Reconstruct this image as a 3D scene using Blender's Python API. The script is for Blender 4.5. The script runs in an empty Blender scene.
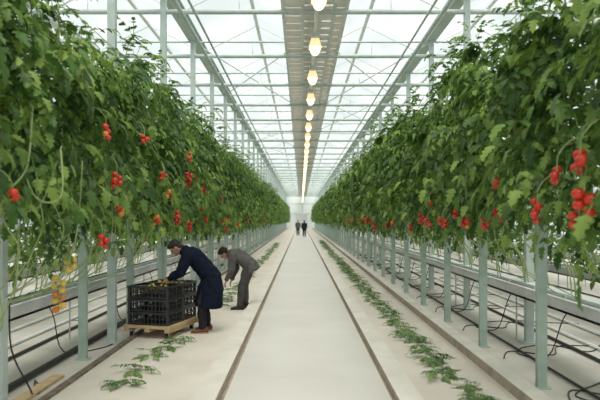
import bpy, math, random
import numpy as np
from mathutils import Vector, Matrix, Euler, noise
random.seed(11)
rnd = random.random
def U(a, b): return a + (b - a) * random.random()
scene = bpy.context.scene
COL = scene.collection

# ------------------------------------------------------------------ materials
def new_mat(name):
    m = bpy.data.materials.new(name); m.use_nodes = True
    nt = m.node_tree
    return m, nt, nt.nodes["Principled BSDF"]

def mat_noise(name, c1, c2, scale=8, rough=0.6, metal=0.0, bump=0.0, bscale=None, detail=4, coord='Object', spec=0.5):
    m, nt, p = new_mat(name)
    tc = nt.nodes.new('ShaderNodeTexCoord')
    n = nt.nodes.new('ShaderNodeTexNoise'); n.inputs['Scale'].default_value = scale; n.inputs['Detail'].default_value = detail
    r = nt.nodes.new('ShaderNodeValToRGB')
    r.color_ramp.elements[0].position = 0.3; r.color_ramp.elements[1].position = 0.7
    r.color_ramp.elements[0].color = (*c1, 1); r.color_ramp.elements[1].color = (*c2, 1)
    nt.links.new(tc.outputs[coord], n.inputs['Vector'])
    nt.links.new(n.outputs['Fac'], r.inputs['Fac'])
    nt.links.new(r.outputs['Color'], p.inputs['Base Color'])
    p.inputs['Roughness'].default_value = rough; p.inputs['Metallic'].default_value = metal
    p.inputs['Specular IOR Level'].default_value = spec
    if bump > 0:
        b = nt.nodes.new('ShaderNodeBump'); b.inputs['Strength'].default_value = bump; b.inputs['Distance'].default_value = 0.02
        n2 = nt.nodes.new('ShaderNodeTexNoise'); n2.inputs['Scale'].default_value = bscale or scale * 3
        nt.links.new(tc.outputs[coord], n2.inputs['Vector'])
        nt.links.new(n2.outputs['Fac'], b.inputs['Height']); nt.links.new(b.outputs['Normal'], p.inputs['Normal'])
    return m

def mat_leaf(name, dark, mid, light, transl=0.3):
    m, nt, p = new_mat(name)
    out = nt.nodes['Material Output']
    g = nt.nodes.new('ShaderNodeNewGeometry')
    n = nt.nodes.new('ShaderNodeTexNoise'); n.inputs['Scale'].default_value = 1.5
    nt.links.new(g.outputs['Position'], n.inputs['Vector'])
    mx = nt.nodes.new('ShaderNodeMath'); mx.operation = 'MULTIPLY_ADD'
    mx.inputs[1].default_value = 0.8
    sub = nt.nodes.new('ShaderNodeMath'); sub.operation = 'MULTIPLY_ADD'; sub.inputs[1].default_value = 1.5; sub.inputs[2].default_value = -0.62
    nt.links.new(n.outputs['Fac'], sub.inputs[0])
    nt.links.new(g.outputs['Random Per Island'], mx.inputs[0]); nt.links.new(sub.outputs[0], mx.inputs[2])
    r = nt.nodes.new('ShaderNodeValToRGB')
    r.color_ramp.elements[0].position = 0.1; r.color_ramp.elements[0].color = (*dark, 1)
    r.color_ramp.elements[1].position = 0.95; r.color_ramp.elements[1].color = (*light, 1)
    e = r.color_ramp.elements.new(0.5); e.color = (*mid, 1)
    nt.links.new(mx.outputs[0], r.inputs['Fac'])
    nt.links.new(r.outputs['Color'], p.inputs['Base Color'])
    p.inputs['Roughness'].default_value = 0.42; p.inputs['Specular IOR Level'].default_value = 0.4
    t = nt.nodes.new('ShaderNodeBsdfTranslucent'); nt.links.new(r.outputs['Color'], t.inputs['Color'])
    ms = nt.nodes.new('ShaderNodeMixShader'); ms.inputs[0].default_value = transl
    nt.links.new(p.outputs[0], ms.inputs[1]); nt.links.new(t.outputs[0], ms.inputs[2])
    nt.links.new(ms.outputs[0], out.inputs['Surface'])
    return m

M = {}
M['leaf'] = mat_leaf('tomato_leaf', (0.030, 0.080, 0.018), (0.105, 0.210, 0.040), (0.32, 0.46, 0.10), 0.34)
M['leaf_floor'] = mat_leaf('cut_leaf', (0.06, 0.14, 0.035), (0.13, 0.235, 0.06), (0.24, 0.35, 0.11), 0.15)
M['leaf_waste'] = mat_leaf('leaf_waste', (0.03, 0.028, 0.012), (0.13, 0.09, 0.03), (0.42, 0.28, 0.08), 0.1)
M['stem'] = mat_noise('vine_stem', (0.24, 0.33, 0.11), (0.38, 0.46, 0.20), 12, 0.6)
M['red'] = mat_noise('ripe_tomato', (0.50, 0.024, 0.012), (0.66, 0.05, 0.02), 6, 0.2)
M['orange'] = mat_noise('orange_tomato', (0.7, 0.16, 0.02), (0.75, 0.3, 0.04), 6, 0.3)
M['yellow'] = mat_noise('yellow_tomato', (0.72, 0.45, 0.06), (0.75, 0.6, 0.16), 6, 0.3)
M['green'] = mat_noise('green_tomato', (0.2, 0.34, 0.07), (0.34, 0.45, 0.13), 6, 0.3)
M['steel'] = mat_noise('galvanised_steel', (0.42, 0.50, 0.47), (0.54, 0.61, 0.58), 5, 0.5, 0.0)
M['post'] = mat_noise('post_steel', (0.32, 0.42, 0.36), (0.45, 0.55, 0.49), 6, 0.5, 0.0, 0.1)
M['white'] = mat_noise('white_alu', (0.66, 0.70, 0.68), (0.78, 0.81, 0.79), 3, 0.45)
M['gutter'] = mat_noise('gutter_white', (0.6, 0.62, 0.62), (0.78, 0.79, 0.78), 2, 0.5)
M['black'] = mat_noise('black_rubber', (0.010, 0.010, 0.011), (0.03, 0.03, 0.03), 20, 0.5)
M['crate'] = mat_noise('black_plastic', (0.022, 0.023, 0.026), (0.045, 0.046, 0.05), 20, 0.35)
M['wood'] = mat_noise('pine_board', (0.52, 0.36, 0.2), (0.68, 0.5, 0.3), 9, 0.7, 0, 0.2)
M['concrete'] = mat_noise('path_concrete', (0.69, 0.645, 0.59), (0.77, 0.725, 0.67), 0.8, 0.36, 0, 0.05, 40, 8)
M['lane'] = mat_noise('lane_concrete', (0.66, 0.59, 0.51), (0.77, 0.70, 0.62), 1.2, 0.8, 0, 0.15, 30, 8)
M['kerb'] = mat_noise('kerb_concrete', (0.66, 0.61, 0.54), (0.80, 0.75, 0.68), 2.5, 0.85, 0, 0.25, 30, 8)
M['kerb_shade'] = mat_noise('kerb_side_shaded', (0.32, 0.26, 0.20), (0.48, 0.40, 0.32), 5, 0.9, 0, 0.25, 30, 8)  # brownish kerb sides, with side shading put into the darker colour
M['ground'] = mat_noise('ground_film', (0.50, 0.455, 0.40), (0.72, 0.67, 0.61), 0.9, 0.7, 0, 0.4, 5, 8)
M['joint'] = mat_noise('joint_dirt', (0.34, 0.28, 0.22), (0.50, 0.42, 0.34), 9, 0.9)
M['jointb'] = mat_noise('joint_dark', (0.12, 0.09, 0.07), (0.26, 0.20, 0.15), 9, 0.9)
M['screen'] = mat_noise('shade_screen', (0.68, 0.65, 0.60), (0.80, 0.77, 0.72), 4, 0.8)
def add_translucent(m, f):
    nt = m.node_tree; p = nt.nodes['Principled BSDF']; out = nt.nodes['Material Output']
    t = nt.nodes.new('ShaderNodeBsdfTranslucent'); t.inputs['Color'].default_value = (0.72, 0.70, 0.66, 1)
    ms = nt.nodes.new('ShaderNodeMixShader'); ms.inputs[0].default_value = f
    nt.links.new(p.outputs[0], ms.inputs[1]); nt.links.new(t.outputs[0], ms.inputs[2]); nt.links.new(ms.outputs[0], out.inputs['Surface'])
add_translucent(M['screen'], 0.36)
M['wall'] = mat_noise('end_wall_sheet', (0.82, 0.84, 0.85), (0.88, 0.9, 0.9), 0.5, 0.6)
M['door'] = mat_noise('door_sheet', (0.62, 0.64, 0.66), (0.7, 0.72, 0.74), 1, 0.6)
M['skin'] = mat_noise('skin', (0.42, 0.22, 0.15), (0.52, 0.29, 0.2), 9, 0.5)
M['navy'] = mat_noise('navy_wool', (0.005, 0.008, 0.018), (0.011, 0.015, 0.032), 14, 0.95, 0, 0.6, 7, spec=0.15)
M['dark'] = mat_noise('dark_cloth', (0.014, 0.014, 0.018), (0.028, 0.028, 0.036), 14, 0.9, 0, 0.5, 9, spec=0.2)
M['suit'] = mat_noise('grey_cloth', (0.090, 0.085, 0.082), (0.135, 0.128, 0.122), 14, 0.9, 0, 0.6, 8, spec=0.2)
M['suitd'] = mat_noise('grey_trouser', (0.06, 0.056, 0.055), (0.09, 0.085, 0.083), 14, 0.9, 0, 0.5, 8, spec=0.2)
M['shoe'] = mat_noise('brown_leather', (0.10, 0.035, 0.015), (0.17, 0.06, 0.025), 9, 0.4)
M['shoeb'] = mat_noise('black_leather', (0.015, 0.013, 0.012), (0.03, 0.026, 0.024), 9, 0.4)
M['hair'] = mat_noise('grey_dark_hair', (0.02, 0.018, 0.017), (0.075, 0.07, 0.065), 60, 0.9, spec=0.1)
M['hairb'] = mat_noise('brown_hair', (0.02, 0.013, 0.009), (0.045, 0.03, 0.02), 60, 0.8, spec=0.1)
M['eyem'] = mat_noise('eye_dark', (0.02, 0.015, 0.01), (0.04, 0.03, 0.02), 20, 0.2)
M['lip'] = mat_noise('lip', (0.3, 0.1, 0.08), (0.35, 0.13, 0.1), 20, 0.5)

def mat_emit(name, c, s):
    m, nt, p = new_mat(name)
    p.inputs['Base Color'].default_value = (*c, 1)
    p.inputs['Emission Color'].default_value = (*c, 1); p.inputs['Emission Strength'].default_value = s
    return m
M['bulb'] = mat_emit('lamp_glow', (1.0, 0.80, 0.50), 2.2)
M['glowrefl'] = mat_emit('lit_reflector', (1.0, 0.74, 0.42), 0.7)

def mat_glass():
    m = bpy.data.materials.new('roof_glass'); m.use_nodes = True
    nt = m.node_tree; nt.nodes.clear()
    out = nt.nodes.new('ShaderNodeOutputMaterial')
    tr = nt.nodes.new('ShaderNodeBsdfTransparent'); tr.inputs[0].default_value = (0.90, 0.95, 0.94, 1)
    tl = nt.nodes.new('ShaderNodeBsdfTranslucent'); tl.inputs[0].default_value = (0.66, 0.70, 0.69, 1)
    n = nt.nodes.new('ShaderNodeTexNoise'); n.inputs['Scale'].default_value = 0.45
    tc = nt.nodes.new('ShaderNodeTexCoord'); nt.links.new(tc.outputs['Object'], n.inputs['Vector'])
    mr = nt.nodes.new('ShaderNodeMapRange'); mr.inputs['From Min'].default_value = 0.35; mr.inputs['From Max'].default_value = 0.65
    mr.inputs['To Min'].default_value = 0.06; mr.inputs['To Max'].default_value = 0.5
    nt.links.new(n.outputs['Fac'], mr.inputs['Value'])
    mx = nt.nodes.new('ShaderNodeMixShader'); nt.links.new(mr.outputs[0], mx.inputs[0])
    nt.links.new(tr.outputs[0], mx.inputs[1]); nt.links.new(tl.outputs[0], mx.inputs[2])
    nt.links.new(mx.outputs[0], out.inputs['Surface'])
    return m
M['glass'] = mat_glass()

# ------------------------------------------------------------------ mesh builder
class MB:
    def __init__(s): s.v = []; s.f = []; s.m = []
    def add(s, vs, fs, mi=0):
        o = len(s.v); s.v += [tuple(v) for v in vs]
        s.f += [tuple(i + o for i in f) for f in fs]; s.m += [mi] * len(fs)
    def box(s, lo, hi, mi=0, mat=None):
        x0, y0, z0 = lo; x1, y1, z1 = hi
        vs = [Vector(p) for p in ((x0,y0,z0),(x1,y0,z0),(x1,y1,z0),(x0,y1,z0),(x0,y0,z1),(x1,y0,z1),(x1,y1,z1),(x0,y1,z1))]
        if mat: vs = [mat @ v for v in vs]
        s.add(vs, [(0,3,2,1),(4,5,6,7),(0,1,5,4),(1,2,6,5),(2,3,7,6),(3,0,4,7)], mi)
    def tube(s, pts, rad, n=8, side=None, mi=0, cap=0.5):
        pts = [Vector(p) for p in pts]
        if not isinstance(rad, (list, tuple)): rad = [rad] * len(pts)
        rad = [(r, r) if not isinstance(r, (list, tuple)) else r for r in rad]
        prev = Vector(side) if side is not None else None
        rings = []; tans = []
        for i in range(len(pts)):
            a = pts[max(i-1, 0)]; b = pts[min(i+1, len(pts)-1)]
            t = (b - a).normalized(); tans.append(t)
            if prev is None:
                prev = Vector((1,0,0)) if abs(t.x) < 0.8 else Vector((0,1,0))
            sd = (Vector(side) if side is not None else prev)
            sd = (sd - t * sd.dot(t))
            if sd.length < 1e-4: sd = t.orthogonal()
            sd.normalize(); prev = sd
            up = t.cross(sd)
            rings.append((pts[i], sd, up, rad[i]))
        vs = []
        def ring(c, sd, up, ra, rb):
            for k in range(n):
                th = 2*math.pi*k/n
                vs.append(c + sd*(ra*math.cos(th)) + up*(rb*math.sin(th)))
        c, sd, up, (ra, rb) = rings[0]
        if cap > 0:
            ring(c - tans[0]*cap*min(ra,rb)*0.8, sd, up, ra*0.6, rb*0.6)
        for (c, sd, up, (ra, rb)) in rings: ring(c, sd, up, ra, rb)
        c, sd, up, (ra, rb) = rings[-1]
        if cap > 0: ring(c + tans[-1]*cap*min(ra,rb)*0.8, sd, up, ra*0.6, rb*0.6)
        nr = len(vs)//n
        fs = []
        for i in range(nr-1):
            for k in range(n):
                k2 = (k+1) % n
                fs.append((i*n+k, i*n+k2, (i+1)*n+k2, (i+1)*n+k))
        fs.append(tuple(range(n-1, -1, -1))); fs.append(tuple((nr-1)*n+k for k in range(n)))
        s.add(vs, fs, mi)
    def sph(s, c, r, ax=None, nu=12, nv=8, mi=0):
        if not isinstance(r, (list, tuple)): r = (r, r, r)
        X, Y, Z = ax if ax else (Vector((1,0,0)), Vector((0,1,0)), Vector((0,0,1)))
        c = Vector(c); vs = [c + Z*r[2]]
        for j in range(1, nv):
            ph = math.pi*j/nv
            for i in range(nu):
                th = 2*math.pi*i/nu
                vs.append(c + X*(r[0]*math.sin(ph)*math.cos(th)) + Y*(r[1]*math.sin(ph)*math.sin(th)) + Z*(r[2]*math.cos(ph)))
        vs.append(c - Z*r[2]); fs = []
        for i in range(nu):
            fs.append((0, 1+i, 1+(i+1) % nu))
            fs.append((len(vs)-1, 1+(nv-2)*nu+(i+1) % nu, 1+(nv-2)*nu+i))
        for j in range(nv-2):
            for i in range(nu):
                a = 1+j*nu+i; b = 1+j*nu+(i+1) % nu
                fs.append((a, a+nu, b+nu, b))
        s.add(vs, fs, mi)
    def mesh(s, name, mats, smooth=False):
        me = bpy.data.meshes.new(name); me.from_pydata(s.v, [], s.f)
        for m in mats: me.materials.append(m)
        if len(mats) > 1: me.polygons.foreach_set('material_index', s.m)
        if smooth: me.polygons.foreach_set('use_smooth', [True]*len(me.polygons))
        me.update()
        return me

def obj(name, data, loc=(0,0,0), rotz=0, parent=None, label=None, cat=None, group=None, kind=None):
    o = bpy.data.objects.new(name, data); COL.objects.link(o)
    o.location = loc; o.rotation_euler = (0, 0, rotz)
    if parent: o.parent = parent
    if label: o['label'] = label
    if cat: o['category'] = cat
    if group: o['group'] = group
    if kind: o['kind'] = kind
    return o

def box_obj(name, lo, hi, mat, **k):
    b = MB(); b.box(lo, hi); return obj(name, b.mesh(name, [mat]), **k)

# ------------------------------------------------------------------ setting
YE = 116.0
L_POST, R_POST = -2.95, 2.70
L_ROW, R_ROW = -2.80, 2.70
box_obj('floor', (-17, -4, -0.2), (17.6, YE+3, 0.0), M['ground'], kind='structure')
n = [1]
def trim(lo, hi, m, m2=None):
    b = MB(); b.box(lo, hi)
    if m2: b.m = [1, 0, 1, 1, 1, 1]  # top keeps the plain colour, other faces take the painted side shading
    obj('trim_%d' % n[0], b.mesh('trim', [m, m2] if m2 else [m]), kind='structure'); n[0] += 1
trim((-0.80, -4, 0.0), (0.94, YE, 0.03), M['concrete'])
trim((-0.84, -4, 0), (-0.80, YE, 0.02), M['joint'])
trim((0.94, -4, 0), (0.97, YE, 0.02), M['joint'])
trim((-1.09, -4, 0), (-0.84, YE, 0.13), M['kerb'], M['kerb_shade'])
trim((0.97, -4, 0), (1.21, YE, 0.12), M['kerb'], M['kerb_shade'])
trim((-2.62, -4, 0), (-1.09, YE, 0.02), M['lane'])
trim((1.21, -4, 0), (2.26, YE, 0.02), M['lane'])
trim((-2.70, -4, 0), (-2.62, YE, 0.05), M['jointb'])
trim((2.26, -4, 0), (2.46, YE, 0.14), M['kerb'], M['kerb_shade'])
trim((2.46, -4, 0), (2.51, YE, 0.03), M['jointb'])
jb = MB()
for k in range(0, 38): jb.box((-0.80, 3.0*k+0.9, 0.029), (0.94, 3.0*k+0.906, 0.0312))
obj('trim_%d' % n[0], jb.mesh('joints', [M['kerb']]), kind='structure'); n[0] += 1

# roof
XC = 0.3; BAY = 3.2; ZG = 6.85; ZR = 7.65
cb = MB()
for k in range(-5, 5):
    xa = XC+BAY*k; xm = xa+BAY/2; xb = xa+BAY
    cb.add([(xa,-4,ZG),(xm,-4,ZR),(xm,YE,ZR),(xa,YE,ZG)], [(0,1,2,3)])
    cb.add([(xm,-4,ZR),(xb,-4,ZG),(xb,YE,ZG),(xm,YE,ZR)], [(0,1,2,3)])
obj('ceiling', cb.mesh('ceiling', [M['glass']]), kind='structure')
for k in range(-5, 5):
    xa = XC+BAY*k; xm = xa+BAY/2; xb = xa+BAY
    b = MB()
    b.box((xm-0.045, -4, ZR-0.03), (xm+0.045, YE, ZR+0.05))
    step = 3.35
    y = 12.3-3.35*4+1.67
    while y < YE:
        w = 0.018
        for (p, q) in ((xa, xm), (xb, xm)):
            b.add([(p,y-w,ZG-0.02),(p,y+w,ZG-0.02),(q,y+w,ZR-0.02),(q,y-w,ZR-0.02),(p,y-w,ZG+0.02),(p,y+w,ZG+0.02),(q,y+w,ZR+0.02),(q,y-w,ZR+0.02)],
                  [(0,1,2,3),(7,6,5,4),(0,4,5,1),(1,5,6,2),(2,6,7,3),(3,7,4,0)])
        y += step
    obj('trim_%d' % n[0], b.mesh('glazing_bars', [M['white']]), kind='structure'); n[0] += 1
for k in range(-5, 6):
    xa = XC+BAY*k
    b = MB(); b.box((xa-0.13, -4, ZG-0.16), (xa+0.13, YE, ZG-0.02)); b.box((xa-0.18, -4, ZG-0.03), (xa+0.18, YE, ZG+0.0))
    obj('trim_%d' % n[0], b.mesh('gutter_beam', [M['steel'] if k in (-1, 1) else M['white']]), kind='structure'); n[0] += 1

# walls
def wall_bars(name, pts_box, bars):
    b = MB(); b.box(*pts_box, mi=0)
    for q in bars: b.box(*q, mi=1)
    obj(name, b.mesh(name, [M['wall'], M['steel']]), kind='structure')
bars = [((XC-16+3.2*k-0.05, YE-0.06, 0), (XC-16+3.2*k+0.05, YE, 7.2)) for k in range(0, 11)]
bars += [((-15.7, YE-0.05, z), (16.3, YE, z+0.08)) for z in (2.9, 4.9, 6.6)]
wall_bars('wall_back', ((-15.7, YE, 0), (16.3, YE+0.1, 7.7)), bars)
for nm, x in (('wall_left', -15.7), ('wall_right', 16.3)):
    bars = [((x-0.06, -3+4*k, 0), (x+0.06, -2.9+4*k, 6.85)) for k in range(0, 30)]
    b = MB(); b.add([(x,-4,0),(x,YE,0),(x,YE,6.85),(x,-4,6.85)], [(0,1,2,3)])
    for q in bars: b.box(*q, mi=1)
    obj(nm, b.mesh(nm, [M['glass'], M['steel']]), kind='structure')
db = MB(); db.box((-0.9, YE-0.12, 0), (1.2, YE-0.06, 2.9)); db.box((-0.98, YE-0.14, 0), (-0.9, YE-0.06, 3.0)); db.box((1.2, YE-0.14, 0), (1.28, YE-0.06, 3.0)); db.box((-0.98, YE-0.14, 2.9), (1.28, YE-0.06, 3.0)); db.box((0.13, YE-0.14, 0), (0.17, YE-0.06, 2.9))
obj('door_1', db.mesh('door', [M['door']]), kind='structure')

# ------------------------------------------------------------------ roof trusses, columns
ZL = 6.27
tb = MB(); tb.tube([(-12.5,0,ZL),(13.1,0,ZL)], 0.055, 8, cap=0); m_lc = tb.mesh('lower_chord', [M['steel']], True)
tb = MB(); tb.tube([(-12.5,0,ZG-0.20),(13.1,0,ZG-0.20)], 0.028, 8, cap=0); m_uc = tb.mesh('upper_chord', [M['steel']], True)
tb = MB()
x = XC-12.8
tb.tube([(-12.5,0,ZG-0.20),(13.1,0,ZG-0.20)], 0.02, 6, cap=0)
while x < 13.0:
    tb.tube([(x,0,ZL),(x,0,ZG-0.19)], 0.018, 6, cap=0)
    tb.tube([(x+1.6,0,ZL),(x+1.6,0,ZG-0.19)], 0.010, 6, cap=0)
    x += 3.2
m_br = tb.mesh('lattice_brace', [M['white']], True)
colb = MB()
colb.box((-0.06,-0.05,0.0),(-0.045,0.05,ZG-0.16)); colb.box((0.045,-0.05,0.0),(0.06,0.05,ZG-0.16)); colb.box((-0.045,-0.008,0.0),(0.045,0.008,ZG-0.16))
colb.box((-0.045,-0.05,0),(0.045,-0.04,ZG-0.16)); colb.box((-0.13,-0.13,0.0),(0.13,0.13,0.02))
m_col = colb.mesh('steel_column', [M['steel']])
Y0 = 12.3-3.35*4
k = 0
while Y0+3.35*k < YE-0.5:
    y = Y0+3.35*k
    t = obj('roof_truss', m_lc, (0,y,0), label='galvanised steel lattice truss spanning the glass roof', cat='roof truss', group='roof trusses')
    obj('upper_chord', m_uc, parent=t); obj('lattice_brace', m_br, parent=t)
    for x in (XC-9.6, XC-3.2, XC+3.2, XC+9.6):
        obj('steel_column', m_col, (x,y,0), label='tall galvanised steel column carrying the roof gutter', cat='column', group='roof columns')
    k += 1
for (ya, sgn) in ((15.65, -1), (22.35, 1), (35.75, -1), (15.65, 1), (29.05, -1)):
    xa = XC+0.7*sgn; xb = XC+3.2*sgn
    b = MB(); b.tube([(xa,ya,ZL+0.1),(xb,ya+6.7,ZG-0.2)], 0.018, 6, cap=0); b.tube([(xb,ya,ZG-0.2),(xa,ya+6.7,ZL+0.1)], 0.018, 6, cap=0)
    obj('wind_brace', b.mesh('wind_brace', [M['white']], True), label='thin crossed steel rods bracing the roof', cat='brace', group='wind braces')
for (x, z, r, nm) in ((-2.45, 6.12, 0.045, 'steel'), (-2.2, 6.18, 0.028, 'steel'), (2.9, 6.12, 0.045, 'steel'), (2.65, 6.18, 0.025, 'steel')):
    b = MB(); b.tube([(x,-4,z),(x,YE,z)], r, 8, cap=0)
    obj('overhead_pipe', b.mesh('overhead_pipe', [M[nm]], True), label='long grey pipe running under the roof trusses', cat='pipe', group='overhead pipes')

b = MB()
y = -4
while y < YE-1:
    b.box((XC-0.66, y, 6.42), (XC-0.28, y+0.44, 6.44)); b.box((XC-0.24, y, 6.46), (XC+0.40, y+0.40, 6.48)); b.box((XC+0.44, y, 6.42), (XC+0.66, y+0.44, 6.44)); y += 0.50
sc = obj('shade_screen', b.mesh('shade_screen', [M['screen']]), label='long pale grey folded shade screen band above the aisle', cat='shade screen')
b = MB()
for dx in (-0.72, -0.29, 0.10, 0.39, 0.64): b.box((XC+dx, -4, 6.37), (XC+dx+0.07, YE, 6.50))
obj('screen_rail', b.mesh('screen_rail', [M['white']]), parent=sc)

# ------------------------------------------------------------------ grow lamps
def frustum(b, z0, a0, b0, z1, a1, b1, mi=0):
    b.add([(-a0,-b0,z0),(a0,-b0,z0),(a0,b0,z0),(-a0,b0,z0),(-a1,-b1,z1),(a1,-b1,z1),(a1,b1,z1),(-a1,b1,z1)],
          [(0,1,5,4),(1,2,6,5),(2,3,7,6),(3,0,4,7),(4,5,6,7)], mi)
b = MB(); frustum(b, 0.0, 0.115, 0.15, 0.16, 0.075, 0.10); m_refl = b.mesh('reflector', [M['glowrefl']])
b = MB(); b.box((-0.07,-0.2,0.165),(0.07,0.2,0.25)); b.box((-0.05,-0.22,0.18),(0.05,0.22,0.235)); m_hous = b.mesh('ballast_housing', [M['steel']])
b = MB(); b.sph((0,0,-0.04), (0.095, 0.12, 0.11), nu=16, nv=10); m_bulb = b.mesh('bulb', [M['bulb']], True)
b = MB(); b.tube([(0,-0.12,0.24),(0,-0.12,1.17)], 0.008, 6, cap=0); b.tube([(0,0.12,0.24),(0,0.12,1.17)], 0.008, 6, cap=0); m_rod = b.mesh('hanging_rod', [M['steel']])
y = 8.8-2.45*2
while y < YE-2:
    e = obj('grow_lamp', m_hous, (0.27,y,5.2), label='hanging grow lamp with glowing warm bulb and reflector', cat='lamp', group='row of grow lamps')
    obj('reflector', m_refl, parent=e); obj('bulb', m_bulb, parent=e); obj('hanging_rod', m_rod, parent=e)
    y += 2.45
b = MB(); b.box((0.24,-4,5.43),(0.30,YE,5.48)); obj('lamp_rail', b.mesh('lamp_rail',[M['white']]), label='long steel rail carrying the row of lamps', cat='rail')

# ------------------------------------------------------------------ foliage
LT_T = [0, .08, .20, .30, .44, .56, .72, .84, 1.0]
LT_W = [.03, .20, .33, .16, .31, .14, .22, .10, .0]
def leaflet_template():
    v = []; f = []
    n_ = len(LT_T)
    for t, w in zip(LT_T, LT_W):
        z = -0.28*t*t
        tt = t + (0.06 if w > 0.2 else 0)
        v += [(t, 0, z), (tt, w, z+0.22*w-0.35*w*w), (tt, -w, z+0.22*w-0.35*w*w)]
    for i in range(n_-1):
        a = 3*i; c = 3*(i+1)
        f += [(a, c, c+1, a+1), (a, a+2, c+2, c)]
    return np.array(v), f
def leaflet_low():
    v = [(0,0,0),(.35,.28,.05),(.45,0,-.04),(.35,-.28,.05),(.75,.17,-.08),(1,0,-.2),(.75,-.17,-.08)]
    f = [(0,2,1),(0,3,2),(1,2,5,4),(2,3,6,5)]
    return np.array(v), f
T_HI = leaflet_template(); T_LO = leaflet_low()
class Foliage:
    def __init__(s, T): s.T = T; s.v = []; s.f = []; s.n = 0
    def leaflet(s, o, d, nrm, L, wf=1.05):
        d = np.array(d); d = d/np.linalg.norm(d); nrm = np.array(nrm); w = np.cross(nrm, d); w /= (np.linalg.norm(w)+1e-9); nn = np.cross(d, w)
        tv, tf = s.T
        V = np.array(o) + L*(tv[:, :1]*d + tv[:, 1:2]*w*wf + tv[:, 2:3]*nn)
        s.v.append(V); s.f += [tuple(i+s.n for i in q) for q in tf]; s.n += len(V)
    def leaf(s, o, az, el, L, sz, droop=0.8, pairs=3, jit=0.3, wf=1.05):
        h = np.array([math.cos(az), math.sin(az), 0]); up = np.array([0,0,1.0]); sd = np.array([-math.sin(az), math.cos(az), 0])
        o = np.array(o)
        def P(t): return o + h*L*t + up*(math.tan(el)*L*t - droop*L*t*t)
        def Tn(t):
            q = h + up*(math.tan(el) - 2*droop*t); return q/np.linalg.norm(q)
        pts = [P(t) for t in (0, .33, .66, 1)]
        w = 0.005
        V = []
        for p in pts: V += [p+sd*w, p-sd*w]
        s.v.append(np.array(V)); s.f += [(s.n+2*i, s.n+2*i+1, s.n+2*i+3, s.n+2*i+2) for i in range(3)]; s.n += 8
        J = lambda: np.array([U(-jit,jit), U(-jit,jit), U(-jit,jit)])
        sizes = {3: (.7, 1.0, .8), 2: (.8, 1.0), 1: (1,), 4: (.6, .9, 1.0, .8)}[pairs]
        for k in range(pairs):
            t = 0.3+0.55*k/max(1, pairs-1) if pairs > 1 else 0.6
            T = Tn(t); nr = np.cross(T, sd); nr = nr if nr[2] > 0 else -nr
            for sg in (1, -1):
                s.leaflet(P(t), T*0.6+sd*sg*0.9+J()-up*0.22, nr+J()*1.0, sz*sizes[k]*U(.85, 1.1), wf)
        T = Tn(1); nr = np.cross(T, sd); nr = nr if nr[2] > 0 else -nr
        s.leaflet(P(1), T+J()*0.5, nr+J(), sz*1.25, wf)
    def arrays(s): return np.concatenate(s.v), s.f
    def mesh(s, name, mat):
        v, f = s.arrays(); me = bpy.data.meshes.new(name); me.from_pydata(v.tolist(), [], f); me.materials.append(mat); me.update(); return me

def plant_foliage(T, nleaf, sz, pairs, zlo=1.75, zhi=4.55, tails=3):
    F = Foliage(T)
    ncl = max(6, nleaf//9)
    cl = []
    for i in range(ncl):
        z = zlo + (zhi-zlo)*((i+rnd())/ncl); cl.append((U(-.22,.26), U(-.28,.28), z, U(0, 6.28)))
    for i in range(nleaf):
        cx, cy, z, a0 = cl[i % ncl]
        tt = (z-zlo)/(zhi-zlo)
        if tt < 0.18 and rnd() < 0.35: continue
        az = a0 + U(-1.6, 1.6)
        if rnd() < 0.35: az = U(-1.2, 1.2)
        o = (cx+U(-.08,.08), cy+U(-.08,.08), z + U(-.10, .16))
        L = U(.26, .56)*(0.70+0.44*math.sin(min(1, tt*1.05+0.12)*math.pi))
        el = U(-.1, .8)
        F.leaf(o, az, el, L, sz*U(.7, 1.2), droop=U(.6, 1.3), pairs=pairs)
    for i in range(tails):
        x, y = U(-.1, .4), U(-.3, .3); z = zlo
        for q in range(random.choice((1, 2, 3))):
            F.leaf((x, y, z), U(0, 6.28), U(-.4, .3), U(.16, .28), sz*U(.55, .85), droop=U(.8, 1.4), pairs=pairs); z -= U(.08, .14)
    for i in range(4):
        x, y = U(-.3, .3), U(-.3, .3); z = zhi
        for q in range(random.choice((1, 2, 3))):
            F.leaf((x, y, z), U(0, 6.28), U(.5, 1.1), U(.2, .3), sz*U(.6, .9), droop=U(.5, .9), pairs=pairs); z += U(.06, .14)
    return F

def rope(b, pts, r, n=6, sub=6):
    P = [Vector(p) for p in pts]; Q = []
    for i in range(len(P)-1):
        p0 = P[max(i-1,0)]; p1 = P[i]; p2 = P[i+1]; p3 = P[min(i+2,len(P)-1)]
        for k in range(sub):
            t = k/sub
            Q.append(0.5*((2*p1)+(p2-p0)*t+(2*p0-5*p1+4*p2-p3)*t*t+(3*p1-p0-3*p2+p3)*t**3))
    Q.append(P[-1]); b.tube(Q, r, n, cap=0.3)

b = MB(); b.sph((0,0,0), (0.037,0.037,0.033), nu=14, nv=9)
tom_meshes = {}
for c in ('red', 'orange', 'yellow', 'green'):
    tom_meshes[c] = b.mesh('tomato_'+c, [M[c]], True)

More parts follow.
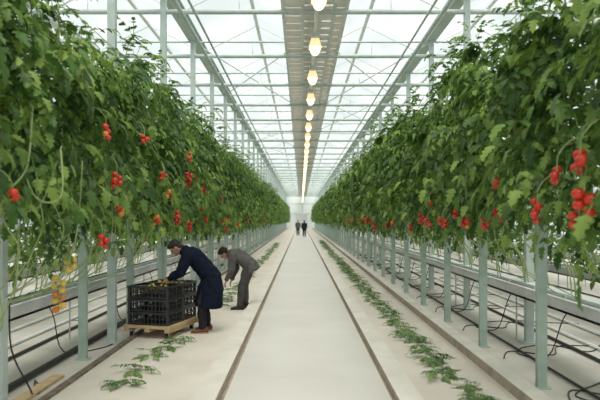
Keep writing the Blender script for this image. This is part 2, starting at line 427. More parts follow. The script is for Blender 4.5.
def truss_layout(nf):
    pos = []
    for i in range(nf):
        sg = 1 if i % 2 else -1
        pos.append((U(-.015,.02)+0.015, sg*U(.028,.042), -0.06-0.036*i+U(-.008,.008), U(.85,1.15)))
    return pos
def truss_stalk(nf):
    b = MB()
    rope(b, [(-0.18,0,0.16),(-0.08,0,0.14),(0.0,0,0.05),(0.01,0,-0.04),(0.01,0,-0.05-0.036*nf)], 0.004, 5, 4)
    for i in range(nf):
        sg = 1 if i % 2 else -1
        b.tube([(0.01,0,-0.04-0.036*i),(0.012,sg*0.03,-0.035-0.036*i)], 0.003, 4, cap=0)
        for a in range(5):
            th = a*1.256; c = Vector((0.014, sg*0.035, -0.028-0.036*i))
            b.add([c+Vector((0.004,0,0)), c+Vector((0.02*math.cos(th),0.02*math.sin(th),0.002)), c+Vector((0,0.004,0))], [(0,1,2)])
    return b.mesh('truss_stalk', [M['stem']])
stalks = {k: truss_stalk(k) for k in (2, 3, 4, 5, 6, 7, 9)}
def add_truss(parent, loc, nf, colors, sc=1.0, rz=None):
    e = obj('tomato_truss', stalks[nf], loc, U(-1, 1) if rz is None else rz, parent)
    e.scale = (sc,)*3
    for (x, y, z, s_) in truss_layout(nf):
        t = obj('tomato', tom_meshes[random.choice(colors)], (x,y,z), 0, e); t.scale = (s_,)*3
    return e
far_truss = []
for v in range(4):
    b = MB(); nf = 4+v % 3
    for (x, y, z, s_) in truss_layout(nf):
        b.sph((x,y,z), 0.037*s_, nu=8, nv=6, mi=random.choice((0,0,0,0,1)))
    b.tube([(-0.15,0,0.15),(0,0,0.03),(0.01,0,-0.2)], 0.005, 4, mi=2, cap=0)
    far_truss.append(b.mesh('far_truss', [M['red'], M['orange'], M['stem']], True))

NV = 8
fol = []; stems = []
for v in range(NV):
    zlo = (1.88, 2.08, 1.98, 1.80, 2.16, 1.92, 2.02, 2.22)[v]; zhi = (4.45, 4.1, 4.5, 4.2, 3.95, 4.45, 4.3, 4.15)[v]
    fol.append(plant_foliage(T_HI, 112, 0.145, 3, zlo, zhi).mesh('foliage', M['leaf']))
    b = MB()
    a = U(-.2,.2)
    rope(b, [(-0.72,0,0.96),(-0.66,0.02,1.3),(-0.42,a*.6,1.6),(-0.1,a,1.95),(0,a*.5,2.6),(0.02,0,3.4),(0,0,4.35)], 0.009, 6, 4)
    rope(b, [(-0.72,0.12,0.96),(-0.6,0.2,1.35),(-0.3,-a*.6,1.75),(0.05,-a,2.1),(0.04,-a*.5,2.7),(0.0,0.05,3.5)], 0.008, 6, 4)
    if v % 2: rope(b, [(-0.1,a,2.2),(0.15,a+.1,1.85),(0.12,a+.05,1.5),(-0.2,a,1.25),(-0.7,0.05,0.97)], 0.006, 5, 4)
    b.tube([(0,0,1.9),(0,0,4.45)], 0.002, 4, cap=0)
    stems.append(b.mesh('stem', [M['stem']], True))

LBL = 'tall leafy tomato vine with red tomatoes hung from the crop wire'
LBL0 = 'tall leafy tomato vine hung from the crop wire'
PLANT_END = 58.0
plants = {-1: [], 1: []}
for side in (-1, 1):
    y = 3.1
    while y < PLANT_END:
        v = random.randrange(NV)
        X = (L_ROW if side < 0 else R_ROW) + U(-.12, .12)
        rz = (0 if side < 0 else math.pi)
        e = obj('tomato_plant', stems[v], (X, y, 0), rz, label=LBL0, cat='tomato plant', group='tomato rows beside the aisle')
        e.scale = (1, 1, U(.96, 1.03))
        fo = obj('foliage', fol[v], parent=e, rotz=U(-.08, .08)); fo.scale = (U(.85, 1.15), 1, 1)
        plants[side].append(e)
        nt_ = 0
        if y < 10.5: pass
        elif y < 20:
            nt_ = random.choice((0, 0, 1, 1, 1)) if side > 0 else random.choice((0, 0, 1, 1, 2))
            for q in range(nt_):
                zz = random.choice((U(1.8, 2.1), U(1.8, 2.1), U(2.0, 2.5))) if side > 0 else random.choice((U(1.65, 2.1), U(2.1, 2.9)))
                cols = random.choice((['red'], ['red','red','orange'], ['red']))
                add_truss(e, (U(.42,.52), U(-.28,.28), zz), random.choice((4,4,5,6)), cols)
        else:
            nt_ = 1 if rnd() < (0.33 if y < 34 else 0.2) else 0
            for q in range(nt_):
                zz = U(1.8, 2.3) if side > 0 else U(1.75, 2.9)
                obj('tomato_truss', random.choice(far_truss), (U(.38,.48), U(-.28,.28), zz), 0, e)
        if nt_: e['label'] = LBL
        y += 0.56 if y < 30 else 0.7

def hang(X, Y, Z, nf, cols, sc=1.0):
    side = 1 if X > 0 else -1
    e = min(plants[side], key=lambda p: abs(p.location.y - Y))
    dx, dy = X-e.location.x, Y-e.location.y
    if side > 0: dx, dy = -dx, -dy
    add_truss(e, (dx, dy, (Z+0.10)/e.scale.z), nf, cols, sc); e['label'] = LBL
R_ = ['red']; RO = ['red','red','orange']
for (X, Y, Z, nf, c, s_) in (
    (-2.15,6.8,2.38,5,R_,1.0), (-2.2,6.45,1.66,4,R_,1.0), (-2.15,6.4,2.87,4,RO,1.0), (-2.1,7.8,2.96,3,R_,1.0), (-2.1,10.9,3.07,4,RO,1.0), (-2.12,11.0,2.72,4,R_,1.0),
    (-2.2,7.1,1.98,3,RO,1.0), (-2.15,10.0,1.97,4,R_,1.0), (-2.15,8.6,1.9,4,RO,1.0), (-2.1,8.9,2.55,3,R_,1.0), (-2.2,4.42,2.05,2,R_,0.9), (-2.15,9.4,2.3,3,['orange','red'],1),
    (2.10,4.75,2.27,3,R_,1.2), (2.10,4.35,2.36,3,R_,1.3), (2.12,4.35,2.06,4,R_,1.25), (2.15,4.5,1.90,3,R_,1.15), (2.1,5.15,2.02,5,R_,1.1), (2.1,6.2,2.28,3,RO,1.0),
    (2.15,6.35,1.95,5,R_,1.0), (2.15,6.75,1.84,3,R_,1.0), (2.12,7.9,2.0,4,R_,1.0), (2.15,7.6,1.86,4,RO,1.0), (2.15,8.8,1.86,4,R_,1.0), (2.1,9.6,1.85,4,R_,1.0), (2.1,9.5,2.15,3,R_,1.0)):
    hang(X, Y, Z, nf, c, s_)

lows = [plant_foliage(T_LO, 84, 0.155, 2, U(1.8,2.0), U(4.1,4.45)).arrays() for _ in range(4)]
lows2 = [plant_foliage(T_LO, 44, 0.18, 2, U(1.25,1.6), U(3.9,4.3)).arrays() for _ in range(4)]
V = []; Fc = []; nn = 0
def put(src, X, Y, rz, sx=1.0):
    global nn
    v, f = src; c, s_ = math.cos(rz), math.sin(rz)
    W = np.stack([v[:,0]*c*sx - v[:,1]*s_ + X, v[:,0]*s_*sx + v[:,1]*c + Y, v[:,2]], 1)
    V.append(W)
    Fc.append((f, nn)); nn += len(v)
for side in (-1, 1):
    y = PLANT_END
    while y < YE-0.5:
        put(random.choice(lows), (L_ROW if side < 0 else R_ROW)+U(-.08,.08), y, 0 if side < 0 else math.pi); y += 0.8
    for X0, st, y1 in ((5.3, 0.85, 70), (8.1, 1.1, 60)):
        y = 3.5
        while y < y1:
            put(random.choice(lows2), side*X0+U(-.1,.1), y, U(0, 6.28)); y += st
faces = []
for f, o in Fc: faces += [tuple(i+o for i in q) for q in f]
me = bpy.data.meshes.new('tomato_rows'); me.from_pydata(np.concatenate(V).tolist(), [], faces); me.materials.append(M['leaf']); me.update()
obj('tomato_plant_rows', me, label='dense rows of leafy tomato vines continuing behind', cat='tomato plants', kind='stuff')

for x in (L_ROW, R_ROW, -5.3, 5.3, -8.1, 8.1):
    b = MB(); b.tube([(x,-3,4.45),(x,YE,4.45)], 0.006, 5, cap=0)
    obj('crop_wire', b.mesh('crop_wire', [M['steel']]), label='taut steel wire holding up the tomato vines', cat='wire', group='crop wires')

def vine(pts, r, lab='bare pale green tomato vine hanging below the leaves'):
    b = MB(); rope(b, pts, r, 7, 6)
    return obj('bare_vine', b.mesh('bare_vine', [M['stem']], True), label=lab, cat='vine', group='bare vines')
vine([(-2.35,5.1,2.9),(-2.3,4.9,2.35),(-2.38,4.7,2.1),(-2.46,4.75,1.9),(-2.55,4.9,1.4),(-2.65,5.1,0.9),(-3.3,5.3,0.97)], 0.009)
vine([(-2.3,5.6,2.6),(-2.4,5.4,2.05),(-2.55,5.3,1.9),(-2.6,5.3,1.3),(-2.9,5.4,0.85),(-3.4,5.5,0.97)], 0.008)
vine([(-2.45,5.1,2.4),(-2.3,5.0,2.12),(-2.15,4.95,2.04),(-2.05,5.0,2.12),(-2.1,5.1,2.5)], 0.008)
vine([(-2.25,6.0,2.5),(-2.28,6.0,2.0),(-2.28,5.9,1.7),(-2.38,6.0,1.5),(-2.6,6.1,1.2),(-3.3,6.2,0.97)], 0.007)
vine([(-2.5,6.4,2.4),(-2.5,6.3,1.8),(-2.47,6.2,1.45),(-2.54,6.13,1.3)], 0.006)
vine([(-2.5,6.9,2.4),(-2.48,6.9,1.7),(-2.6,7.0,1.3),(-3.2,7.2,0.97)], 0.007)
vine([(2.45,5.1,2.3),(2.5,5.0,1.8),(2.6,5.1,1.5),(3.3,5.2,0.97)], 0.007)
vine([(2.4,7.6,2.3),(2.5,7.6,1.8),(2.7,7.7,1.4),(3.36,7.7,0.93)], 0.007)
for k in range(12):
    y = 4.6+0.42*k; dz = U(-.15,.25)
    vine([(-2.6+U(-.1,.15),y,2.4),(-2.45+U(-.1,.1),y+U(-.1,.1),1.85+dz*.5),(-2.5+U(-.1,.1),y+U(-.2,.2),1.45+dz),(-2.8,y+U(-.2,.2),1.1+dz*.5),(-3.42,y+U(-.1,.1),0.94)], U(.005,.007))
def lone_truss(loc, nf, cols, lab, rz=0, sc=1):
    e = obj('hanging_tomato_truss', stalks[nf], loc, rz, label=lab, cat='tomatoes', group='low hanging trusses'); e.scale = (sc,)*3
    for (x, y, z, s_) in truss_layout(nf):
        t = obj('tomato', tom_meshes[random.choice(cols)], (x,y,z), 0, e); t.scale = (s_*.9,)*3
lone_truss((-2.54,6.12,1.34), 9, ['yellow','orange','yellow'], 'hanging truss of yellow and orange unripe tomatoes', -1.2, 1.1)
lone_truss((-2.46,6.2,1.58), 5, ['yellow','green'], 'hanging truss of yellow green unripe tomatoes', -.8, 1.1)

# ------------------------------------------------------------------ posts
b = MB()
H = 2.75
b.box((-0.055,-0.03,0),(-0.047,0.03,H)); b.box((0.047,-0.03,0),(0.055,0.03,H)); b.box((-0.055,-0.032,0),(0.055,-0.024,H)); b.box((-0.09,-0.07,0),(0.09,0.07,0.015))
for z in (0.45, 1.1, 1.7): b.tube([(-0.02,-0.04,z),(-0.02,-0.02,z)], 0.012, 8, cap=0.3)
m_post = b.mesh('steel_post', [M['post']])
for (X, y, d) in ((L_POST, 5.72, 2.17), (R_POST, 6.55, 2.1)):
    while y < YE-1:
        obj('steel_post', m_post, (X,y,0), label='grey green steel channel post beside the tomato row', cat='post', group='row posts'); y += d
for X in (L_POST-0.08, R_POST+0.08):
    b = MB(); b.tube([(X,1,1.72),(X,YE,1.72)], 0.008, 6, cap=0)
    obj('post_wire', b.mesh('post_wire', [M['steel']]), label='steel wire strung along the row posts', cat='wire', group='post wires')

# ------------------------------------------------------------------ growing gutters
def gutter(X):
    b = MB()
    b.box((X-0.15,-3,0.70),(X+0.15,YE-1,0.73)); b.box((X-0.15,-3,0.70),(X-0.135,YE-1,0.88)); b.box((X+0.135,-3,0.70),(X+0.15,YE-1,0.88)); b.box((X-0.20,-3,0.87),(X-0.135,YE-1,0.885)); b.box((X+0.135,-3,0.87),(X+0.20,YE-1,0.885))
    g = obj('growing_gutter', b.mesh('growing_gutter', [M['gutter']]), label='long white growing gutter on steel legs', cat='gutter', group='growing gutters')
    b = MB(); y = -2.5
    while y < YE-2:
        b.box((X-0.10,y,0.73),(X+0.10,y+0.95,0.93)); y += 1.0
    s_ = obj('substrate_slab', b.mesh('substrate_slab', [M['white']]), parent=g); s_['kind'] = 'stuff'
    b = MB(); b.tube([(X+0.11,-3,0.95),(X+0.11,YE-1,0.95)], 0.012, 6, cap=0); obj('drip_hose', b.mesh('drip_hose', [M['black']]), parent=g)
    lb = MB(); lb.tube([(-0.1,0,0),(-0.1,0,0.70)], 0.013, 6, cap=0); lb.tube([(0.1,0,0),(0.1,0,0.70)], 0.013, 6, cap=0); lb.tube([(-0.1,0,0.3),(0.1,0,0.3)], 0.01, 6, cap=0)
    ml = lb.mesh('leg', [M['steel']])
    y = 2.0
    while y < 45:
        obj('leg', ml, (X,y,0), parent=g); y += 3.6
for X in (-3.55, 3.5, -5.7, 5.75, -8.1, 8.1): gutter(X)

for x in (-4.3, -4.85, 4.3, 4.85, -6.6, 6.6):
    b = MB(); b.tube([(x,-3,0.03),(x,YE,0.03)], 0.028, 8, cap=0)
    obj('pipe_rail', b.mesh('pipe_rail', [M['white']], True), label='white heating pipe rail running along the ground', cat='pipe', group='pipe rails')
def pipe(pts, r, lab='black irrigation hose lying on the ground', nm='irrigation_hose', mat='black'):
    b = MB(); rope(b, pts, r, 7, 5)
    obj(nm, b.mesh(nm, [M[mat]], True), label=lab, cat='hose', group='hoses on the ground')
pipe([(-3.22,1,0.045),(-3.2,20,0.045),(-3.22,60,0.045),(-3.2,YE-2,0.045)], 0.04)
pipe([(-3.9,1,0.03),(-3.92,30,0.03),(-3.9,YE-2,0.03)], 0.025)
pipe([(3.95,1,0.03),(3.92,30,0.03),(3.95,YE-2,0.03)], 0.025)
pipe([(3.1,1,0.03),(3.12,30,0.03),(3.1,YE-2,0.03)], 0.018)
for k in range(13):
    y = 5.5+2.0*k
    s1 = U(-.3,.3)
    pipe([(3.6,y,0.93),(3.42,y+.1,0.6),(3.3,y+.3,0.06),(3.0+U(-.1,.1),y+.7,0.012),(3.3,y+1.1,0.012),(3.75,y+1.3+s1,0.012),(4.1,y+.8,0.012),(4.6,y+1.4,0.012)], 0.008, 'thin black drip tube looping down to the ground')
    pipe([(2.75,y+.4,0.012),(3.0,y+.9+s1,0.012),(3.5,y+.6,0.012),(3.9,y+1.2,0.012),(5.0,y+1.0,0.012)], 0.008, 'thin black drip tube looping down to the ground')
for k in range(8):
    y = 5.2+2.6*k
    pipe([(-3.5,y,0.93),(-3.36,y+.1,0.6),(-3.3,y+.3,0.06),(-2.95,y+.7,0.012),(-2.85,y+1.2,0.012),(-3.1,y+1.6,0.012)], 0.008, 'thin black drip tube looping down to the ground')
pipe([(-2.95,5.9,1.1),(-2.88,5.8,.6),(-2.75,5.9,.2),(-2.9,6.3,.02),(-3.1,6.8,.02)], 0.009, 'thin black cable hanging from a post')
box_obj('timber_batten', (-2.98,4.6,0.0),(-2.84,7.0,0.035), M['wood'], label='pale timber batten lying beside the lane', cat='timber')

# ------------------------------------------------------------------ cut leaves on the floor
piles = []
for v in range(8):
    F = Foliage(T_HI)
    az0 = U(0, 6.28)
    nl = random.choice((6, 7, 8))
    for i in range(nl):
        az = az0 + 6.28*i/nl + U(-.5, .5)
        F.leaf((U(-.05,.05), U(-.05,.05), 0.03+0.008*i), az, U(.05,.3), U(.14,.21), U(.06,.08), droop=0.22, pairs=4, jit=0.22, wf=.9)
    v_, f_ = F.arrays(); v_[:,2] = np.clip(v_[:,2], 0.004, 0.16)
    me = bpy.data.meshes.new('cut_leaves'); me.from_pydata(v_.tolist(), [], f_); me.materials.append(M['leaf_floor']); me.update(); piles.append(me)
def pile(x, y, s=1):
    e = obj('cut_leaf_bunch', random.choice(piles), (x,y,0.02), U(0,6.28), label='bunch of cut tomato leaves lying on the concrete lane', cat='leaves', group='cut leaves on the lanes'); e.scale = (s,s,s)
y = 5.5
while y < 50:
    pile(1.69+U(-.09,.09)+ (0.06 if y < 8 else 0), y, U(.85,1.2)); y += U(.28,.42) if y < 25 else U(.4,.7)
for (x, y) in ((-2.0,6.5),(-2.03,7.15),(-2.06,7.95),(-1.97,8.45),(-1.87,8.95)): pile(x, y, U(1.0,1.15))
y = 12.6
while y < 45:
    pile(-1.75+U(-.10,.10), y, U(.8,1.1)); y += U(.5,.9)

# ------------------------------------------------------------------ trolley with crates
A = -math.radians(15)
def TL(x, y, z):
    c, s_ = math.cos(A), math.sin(A)
    return (-2.08 + x*c - y*s_, 9.12 + x*s_ + y*c, z)
ZB = 0.02
b = MB()
for i in range(6): b.box((-0.76, -0.05+0.182*i, 0.155), (0.06, 0.125+0.182*i, 0.20))
for x in (-0.75, -0.39, -0.04): b.box((x, -0.05, 0.10), (x+0.09, 1.035, 0.155))
tr = obj('flatbed_trolley', b.mesh('flatbed_trolley', [M['wood']]), TL(0,0,ZB), A, label='low flat wooden trolley on castors carrying stacked crates', cat='trolley')
wb = MB(); wb.tube([(-0.02,0,0),(0.02,0,0)], 0.045, 16, cap=0); m_wh = wb.mesh('wheel', [M['black']])
bb = MB(); bb.box((-0.035,-0.03,0.045),(0.035,0.03,0.06)); bb.box((-0.035,-0.015,-0.01),(-0.028,0.015,0.05)); bb.box((0.028,-0.015,-0.01),(0.035,0.015,0.05)); m_bk = bb.mesh('castor_bracket', [M['steel']])
for (x, y) in ((-0.66,0.05),(-0.04,0.05),(-0.66,0.92),(-0.04,0.92)):
    w_ = obj('wheel', m_wh, (x,y,0.045), parent=tr); obj('castor_bracket', m_bk, parent=w_)
CW, CL, CH = 0.70, 0.49, 0.205
b = MB()
t = 0.014
b.box((0,0,0),(CW,CL,0.012))
def rim(z0, z1, e=0.0):
    b.box((-e,-e,z0),(CW+e,t,z1)); b.box((-e,CL-t,z0),(CW+e,CL+e,z1)); b.box((-e,0,z0),(t,CL,z1)); b.box((CW-t,0,z0),(CW+e,CL,z1))
rim(0, 0.03); rim(CH-0.034, CH, 0.012); rim(0.095, 0.108, 0.003)
for i in range(11):
    x = 0.02+i*(CW-0.04)/10
    b.box((x-0.007,0.002,0.02),(x+0.007,t,CH-0.02)); b.box((x-0.007,CL-t,0.02),(x+0.007,CL-0.002,CH-0.02))
for i in range(8):
    y = 0.02+i*(CL-0.04)/7
    b.box((0.002,y-0.007,0.02),(t,y+0.007,CH-0.02)); b.box((CW-t,y-0.007,0.02),(CW-0.002,y+0.007,CH-0.02))
for (x, y) in ((0,0),(CW-0.03,0),(0,CL-0.03),(CW-0.03,CL-0.03)): b.box((x-0.006,y-0.006,0),(x+0.036,y+0.036,CH))
m_cr = b.mesh('plastic_crate', [M['crate']])
for l in range(3):
    for q in range(2):
        obj('plastic_crate', m_cr, TL(-0.70, 0.0+0.515*q, ZB+0.201+l*(CH+0.001)), A, label='black slotted plastic harvest crate stacked on the wooden trolley', cat='crate', group='stacked harvest crates')
ZT = ZB+0.201+2*(CH+0.001)
for q in range(2):
    F = Foliage(T_LO)
    for i in range(60):
        F.leaf((U(.1,.6), U(.08,.41), U(.14,.20)), U(0,6.28), U(-.1,.4), U(.08,.14), U(.05,.08), droop=.3, pairs=2)
    v_, f_ = F.arrays(); v_[:,0] = np.clip(v_[:,0], .02, CW-.02); v_[:,1] = np.clip(v_[:,1], .02, CL-.02)
    me = bpy.data.meshes.new('leaf_waste'); me.from_pydata(v_.tolist(), [], f_); me.materials.append(M['leaf_waste'])
    obj('plant_trimmings', me, TL(-0.70, 0.515*q, ZT), A, label='brown and yellow plant trimmings filling a crate', cat='plant trimmings', kind='stuff')
for i in range(20):
    t_ = obj('loose_tomato', tom_meshes[random.choice(('orange','yellow','yellow','green'))], TL(U(-.62,-.1), U(.06,.9), ZT+U(.19,.21)), 0, label='small loose tomato lying on trimmings in the crate', cat='tomato', group='loose tomatoes in the crates')
    t_.scale = (.55,)*3

# ------------------------------------------------------------------ people
def remesh(b, name, mat, vox, smooth_it=4, folds=0.0):
    me = b.mesh(name+'_src', [mat]); o = bpy.data.objects.new('tmp', me); COL.objects.link(o)
    r = o.modifiers.new('r', 'REMESH'); r.mode = 'VOXEL'; r.voxel_size = vox; r.use_smooth_shade = True
    s_ = o.modifiers.new('s', 'SMOOTH'); s_.iterations = smooth_it; s_.factor = 0.5
    bpy.context.view_layer.update()
    d = bpy.context.evaluated_depsgraph_get()
    out = bpy.data.meshes.new_from_object(o.evaluated_get(d)); out.name = name
    out.materials.clear(); out.materials.append(mat)
    if folds > 0:
        nv = [(v.co.copy(), v.normal.copy()) for v in out.vertices]
        for v, (c, nn_) in zip(out.vertices, nv):
            q = noise.noise(Vector((c.x*9+c.z*2.5, c.y*9, c.z*4.0)))
            q2 = noise.noise(Vector((c.x*17, c.y*17+3.1, c.z*13+c.x*6)))
            v.co = c + nn_*folds*((1-2.4*abs(q)) + 0.45*q2 - 0.35)
    out.polygons.foreach_set('use_smooth', [True]*len(out.polygons))
    bpy.data.objects.remove(o)
    return out
Yv = Vector((0,1,0))
def hand(b, w, d, pn, sg):
    w = Vector(w); d = Vector(d).normalized(); pn = (Vector(pn) - d*Vector(pn).dot(d)).normalized(); s_ = d.cross(pn)*sg
    b.tube([w, w+d*0.03, w+d*0.085], [(0.026,0.02),(0.036,0.017),(0.038,0.014)], 10, side=s_)
    for i, L in enumerate((0.07, 0.08, 0.075, 0.058)):
        o = w + d*0.085 + s_*(0.029-0.0195*i)
        p1 = o + (d*0.92+pn*0.35).normalized()*L*0.45
        p2 = p1 + (d*0.5+pn*0.85).normalized()*L*0.32
        p3 = p2 + (d*0.1+pn*1.0).normalized()*L*0.25
        b.tube([o-d*0.02, o, p1, p2, p3], [.0095,.0095,.009,.0083,.007], 7)
    o = w + d*0.025 + s_*0.028
    p1 = o + (d*0.6+s_*0.7+pn*0.3).normalized()*0.04; p2 = p1 + (d*0.8+s_*0.1+pn*0.55).normalized()*0.035
    b.tube([o-s_*0.01, o, p1, p2], [.012,.012,.011,.009], 7)

def person(loc, rotz, J, mats, label, vox=0.010):
    V_ = lambda k: Vector(J[k])
    bk = J.get('bulk', 1.0)
    b = MB()
    hip, wst, ch, nb = V_('hip'), V_('waist'), V_('chest'), V_('neck')
    b.tube([hip-(wst-hip)*0.4, hip, wst, ch, nb], [(.13,.10),(.165,.115),(.14,.10),(.175,.115),(.09,.07)], 16, side=Yv)
    hc = V_('head'); Fd = Vector(J['face']).normalized(); Up = Fd.cross(Yv)
    if Up.z < 0: Up = -Up
    b.tube([nb, hc-Up*0.05-Fd*0.02], [(.062,.062),(.056,.058)], 12, side=Yv)
    ax = (Fd, Yv, Up)
    b.sph(hc, (.098,.076,.118), ax, 18, 14)
    b.sph(hc+Fd*0.035-Up*0.065, (.058,.052,.055), ax, 12, 10)
    b.sph(hc+Fd*0.075-Up*0.10, (.022,.025,.018), ax, 8, 6)
    b.tube([hc+Fd*0.088+Up*0.015, hc+Fd*0.118-Up*0.03], [.009,.016], 8)
    b.sph(hc+Fd*0.078+Up*0.025, (.022,.055,.012), ax, 10, 6)
    for sg in (1,-1):
        b.sph(hc+Yv*sg*0.078-Up*0.01-Fd*0.005, (.018,.011,.032), ax, 8, 6)
        sh, el, wr = V_('sh%d' % sg), V_('el%d' % sg), V_('wr%d' % sg)
        b.tube([ch+Yv*sg*0.10, sh, (sh+el)/2, el, (el+wr)/2+(el-wr)*0.1, wr], [.07,.058,.05,.040,.038,.026], 12)
        hd = (wr-el).normalized()
        hand(b, wr, hd, Vector((0.3,-sg*0.6,-0.6)) if 'pn' not in J else Vector(J['pn']), sg)
        hj, kn, an = hip+Yv*sg*0.09, V_('kn%d' % sg), V_('an%d' % sg)
        b.tube([hj, (hj+kn)/2, kn, kn+(an-kn)*0.35, an], [.09,.078,.055,.056,.036], 12)
        b.tube([an+Vector((-.05,0,-.045)), an+Vector((.06,0,-.05)), an+Vector((.17,0,-.06))], [(.035,.03),(.042,.03),(.035,.02)], 10, side=Yv)
    body = obj('person', remesh(b, 'person', mats['skin'], vox), loc, rotz, label=label, cat='person')
    b = MB()
    for sg in (1,-1): b.sph(hc+Fd*0.089+Yv*sg*0.032+Up*0.002, 0.0115, nu=10, nv=8)
    obj('eye', b.mesh('eye', [M['eyem']], True), parent=body)
    b = MB(); b.sph(hc+Fd*0.093-Up*0.068, (.008,.024,.007), ax, 10, 6); obj('mouth', b.mesh('mouth', [M['lip']], True), parent=body)
    b = MB(); b.sph(hc-Fd*0.022+Up*0.022, (.100,.085,.112), ax, 20, 14); b.sph(hc-Fd*0.05-Up*0.03, (.062,.076,.075), ax, 14, 10)
    b.sph(hc+Fd*0.03+Up*0.075, (.06,.066,.05), ax, 14, 10)
    obj('hair', remesh(b, 'hair', mats['hair'], 0.01, 2, 0.004), parent=body)
    b = MB()
    b.tube([hip+(wst-hip)*0.3, hip, hip-(wst-hip).normalized()*0.09], [(.165,.125),(.18,.135),(.15,.11)], 16, side=Yv)
    for sg in (1,-1):
        hj, kn, an = hip+Yv*sg*0.09, V_('kn%d' % sg), V_('an%d' % sg)
        b.tube([hj, (hj+kn)/2, kn, (kn+an)/2, an+Vector((0,0,0.0))], [.112,.10,.08,.075,.068], 14)
    obj('trousers', remesh(b, 'trousers', mats['trousers'], vox, 3, 0.011), parent=body)
    b = MB()
    back = (wst-hip).normalized()
    pts = [nb+(nb-ch)*0.05, ch+(nb-ch)*0.45, ch, wst, hip]
    rad = [(.09,.085),(.165*bk,.115*bk),(.205*bk,.145*bk),(.195*bk,.14*bk),(.205*bk,.155*bk)]
    hem = [Vector(h) for h in (J.get('hem') or [hip-back*0.12])]
    hr = J.get('hemr') or [(.21,.16)]
    b.tube(pts+hem, rad+hr, 20, side=Yv, cap=0.15)
    for sg in (1,-1):
        sh, el, wr = V_('sh%d' % sg), V_('el%d' % sg), V_('wr%d' % sg)
        b.tube([ch+Yv*sg*0.12+(nb-ch)*0.3, sh, (sh+el)/2, el, (el+wr)/2, wr-(wr-el).normalized()*0.02], [.085*bk,.088*bk,.078*bk,.068*bk,.058,.048], 12)
    b.tube([nb-(hc-nb).normalized()*0.02, nb+(hc-nb).normalized()*0.045], [(.085,.085),(.075,.078)], 14, side=Yv)
    obj(J.get('coatname', 'jacket'), remesh(b, 'coat', mats['coat'], vox, 3, 0.014), parent=body)
    for sg in (1,-1):
        an = V_('an%d' % sg); b = MB()
        b.tube([(an.x-.075,an.y,an.z-.045),(an.x-.03,an.y,an.z-.035),(an.x+.05,an.y,an.z-.045),(an.x+.13,an.y,an.z-.06),(an.x+.185,an.y,an.z-.065)], [(.038,.042),(.044,.05),(.047,.042),(.05,.03),(.036,.022)], 14, side=Yv)
        b.tube([(an.x-.03,an.y,an.z-.03),(an.x-.01,an.y,an.z+.03)], [(.05,.05),(.048,.048)], 12, side=Yv)
        me = remesh(b, 'shoe', mats['shoe'], 0.008, 2)
        so = obj('shoe', me, parent=body)
        b = MB(); b.tube([(an.x-.085,an.y,an.z-.083),(an.x-.03,an.y,an.z-.083),(an.x+.06,an.y,an.z-.083),(an.x+.14,an.y,an.z-.083),(an.x+.20,an.y,an.z-.083)], [(.036,.010),(.044,.010),(.046,.010),(.052,.010),(.035,.009)], 12, side=Yv, cap=0.1)
        obj('sole', b.mesh('sole', [mats.get('sole', M['shoeb'])], True), parent=so)
    return body

LANE = 0.02
J1 = dict(hip=(-.12,0,.93), waist=(.0,0,1.09), chest=(.18,0,1.27), neck=(.33,0,1.365), head=(.455,0,1.41), face=(.62,0,-.78), bulk=1.10)
J1.update({'sh1':(.25,.20,1.27),'sh-1':(.25,-.20,1.27),'el1':(.36,.25,1.0),'el-1':(.37,-.24,1.0),'wr1':(.55,.17,.90),'wr-1':(.56,-.15,.91),
           'kn1':(.03,.12,.50),'kn-1':(-.01,-.10,.50),'an1':(.0,.14,.093),'an-1':(-.06,-.11,.093),
           'hem':[(-.12,0,.72),(-.09,0,.43)], 'hemr':[(.235,.215),(.255,.225)], 'coatname':'coat'})
person((-1.63, 9.72, LANE), math.pi-A*0.5, J1, dict(skin=M['skin'], hair=M['hair'], trousers=M['dark'], coat=M['navy'], shoe=M['shoe'], sole=M['wood']),
       'person in long navy coat and brown shoes leaning over crates')
J2 = dict(hip=(-.17,0,.92), waist=(-.05,0,1.03), chest=(.11,0,1.13), neck=(.25,0,1.17), head=(.37,0,1.165), face=(.55,0,-.83))
J2.update({'sh1':(.17,.19,1.11),'sh-1':(.17,-.19,1.11),'el1':(.19,.22,.83),'el-1':(.14,-.22,.83),'wr1':(.30,.16,.60),'wr-1':(.23,-.15,.59),
           'kn1':(-.01,.10,.50),'kn-1':(-.05,-.10,.50),'an1':(.02,.12,.093),'an-1':(-.07,-.11,.093),
           'hem':[(-.23,0,.80)], 'hemr':[(.205,.165)], 'pn':(-.3,0,-.5)})
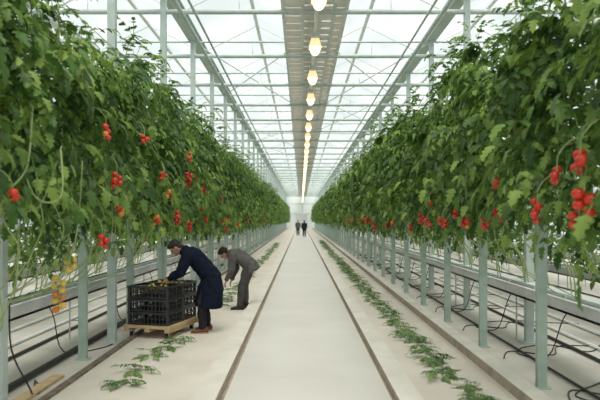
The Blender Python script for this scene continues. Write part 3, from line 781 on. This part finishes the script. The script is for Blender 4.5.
person((-1.24, 12.2, LANE), math.pi, J2, dict(skin=M['skin'], hair=M['hairb'], trousers=M['suitd'], coat=M['suit'], shoe=M['shoeb']),
       'person in grey suit bending forward, reaching down towards the lane')
JS = dict(hip=(0,0,.93), waist=(.0,0,1.1), chest=(0.0,0,1.30), neck=(0,0,1.47), head=(.02,0,1.62), face=(1,0,-.1))
JS.update({'sh1':(0,.20,1.40),'sh-1':(0,-.20,1.40),'el1':(-.04,.25,1.12),'el-1':(.0,-.25,1.12),'wr1':(.06,.25,.88),'wr-1':(.1,-.24,.88),
           'kn1':(.06,.10,.50),'kn-1':(.0,-.10,.50),'an1':(.10,.10,.093),'an-1':(-.12,-.10,.093),'pn':(1,0,0)})
person((-0.34, 66.0, 0.03), -math.pi/2, JS, dict(skin=M['skin'], hair=M['hairb'], trousers=M['dark'], coat=M['suit'], shoe=M['shoeb']),
       'person in grey jacket and dark trousers walking along the path', vox=0.016)
person((0.34, 61.0, 0.03), math.pi/2, JS, dict(skin=M['skin'], hair=M['hairb'], trousers=M['dark'], coat=M['dark'], shoe=M['shoeb']),
       'person in black jacket and trousers walking along the path', vox=0.016)

# ------------------------------------------------------------------ light
w = bpy.data.worlds.new('overcast'); scene.world = w; w.use_nodes = True
bg = w.node_tree.nodes['Background']; bg.inputs[0].default_value = (0.93, 0.97, 0.975, 1); bg.inputs[1].default_value = 0.98
sl = bpy.data.lights.new('soft_sun', 'SUN'); sl.energy = 4.7; sl.angle = math.radians(48); sl.color = (1, .94, .86)
so = bpy.data.objects.new('soft_sun', sl); COL.objects.link(so); so.rotation_euler = (math.radians(24), math.radians(6), 0)

cam = bpy.data.cameras.new('camera'); co = bpy.data.objects.new('camera', cam); COL.objects.link(co)
co.location = (0, 0, 1.9); co.rotation_euler = (math.pi/2, 0, 0)
cam.lens = 34.98; cam.sensor_width = 36; cam.shift_y = 19/600; cam.shift_x = -1/600
cam.dof.use_dof = True; cam.dof.focus_distance = 11; cam.dof.aperture_fstop = 1.4
cam.clip_end = 300
scene.camera = co
scene.view_settings.view_transform = 'Standard'
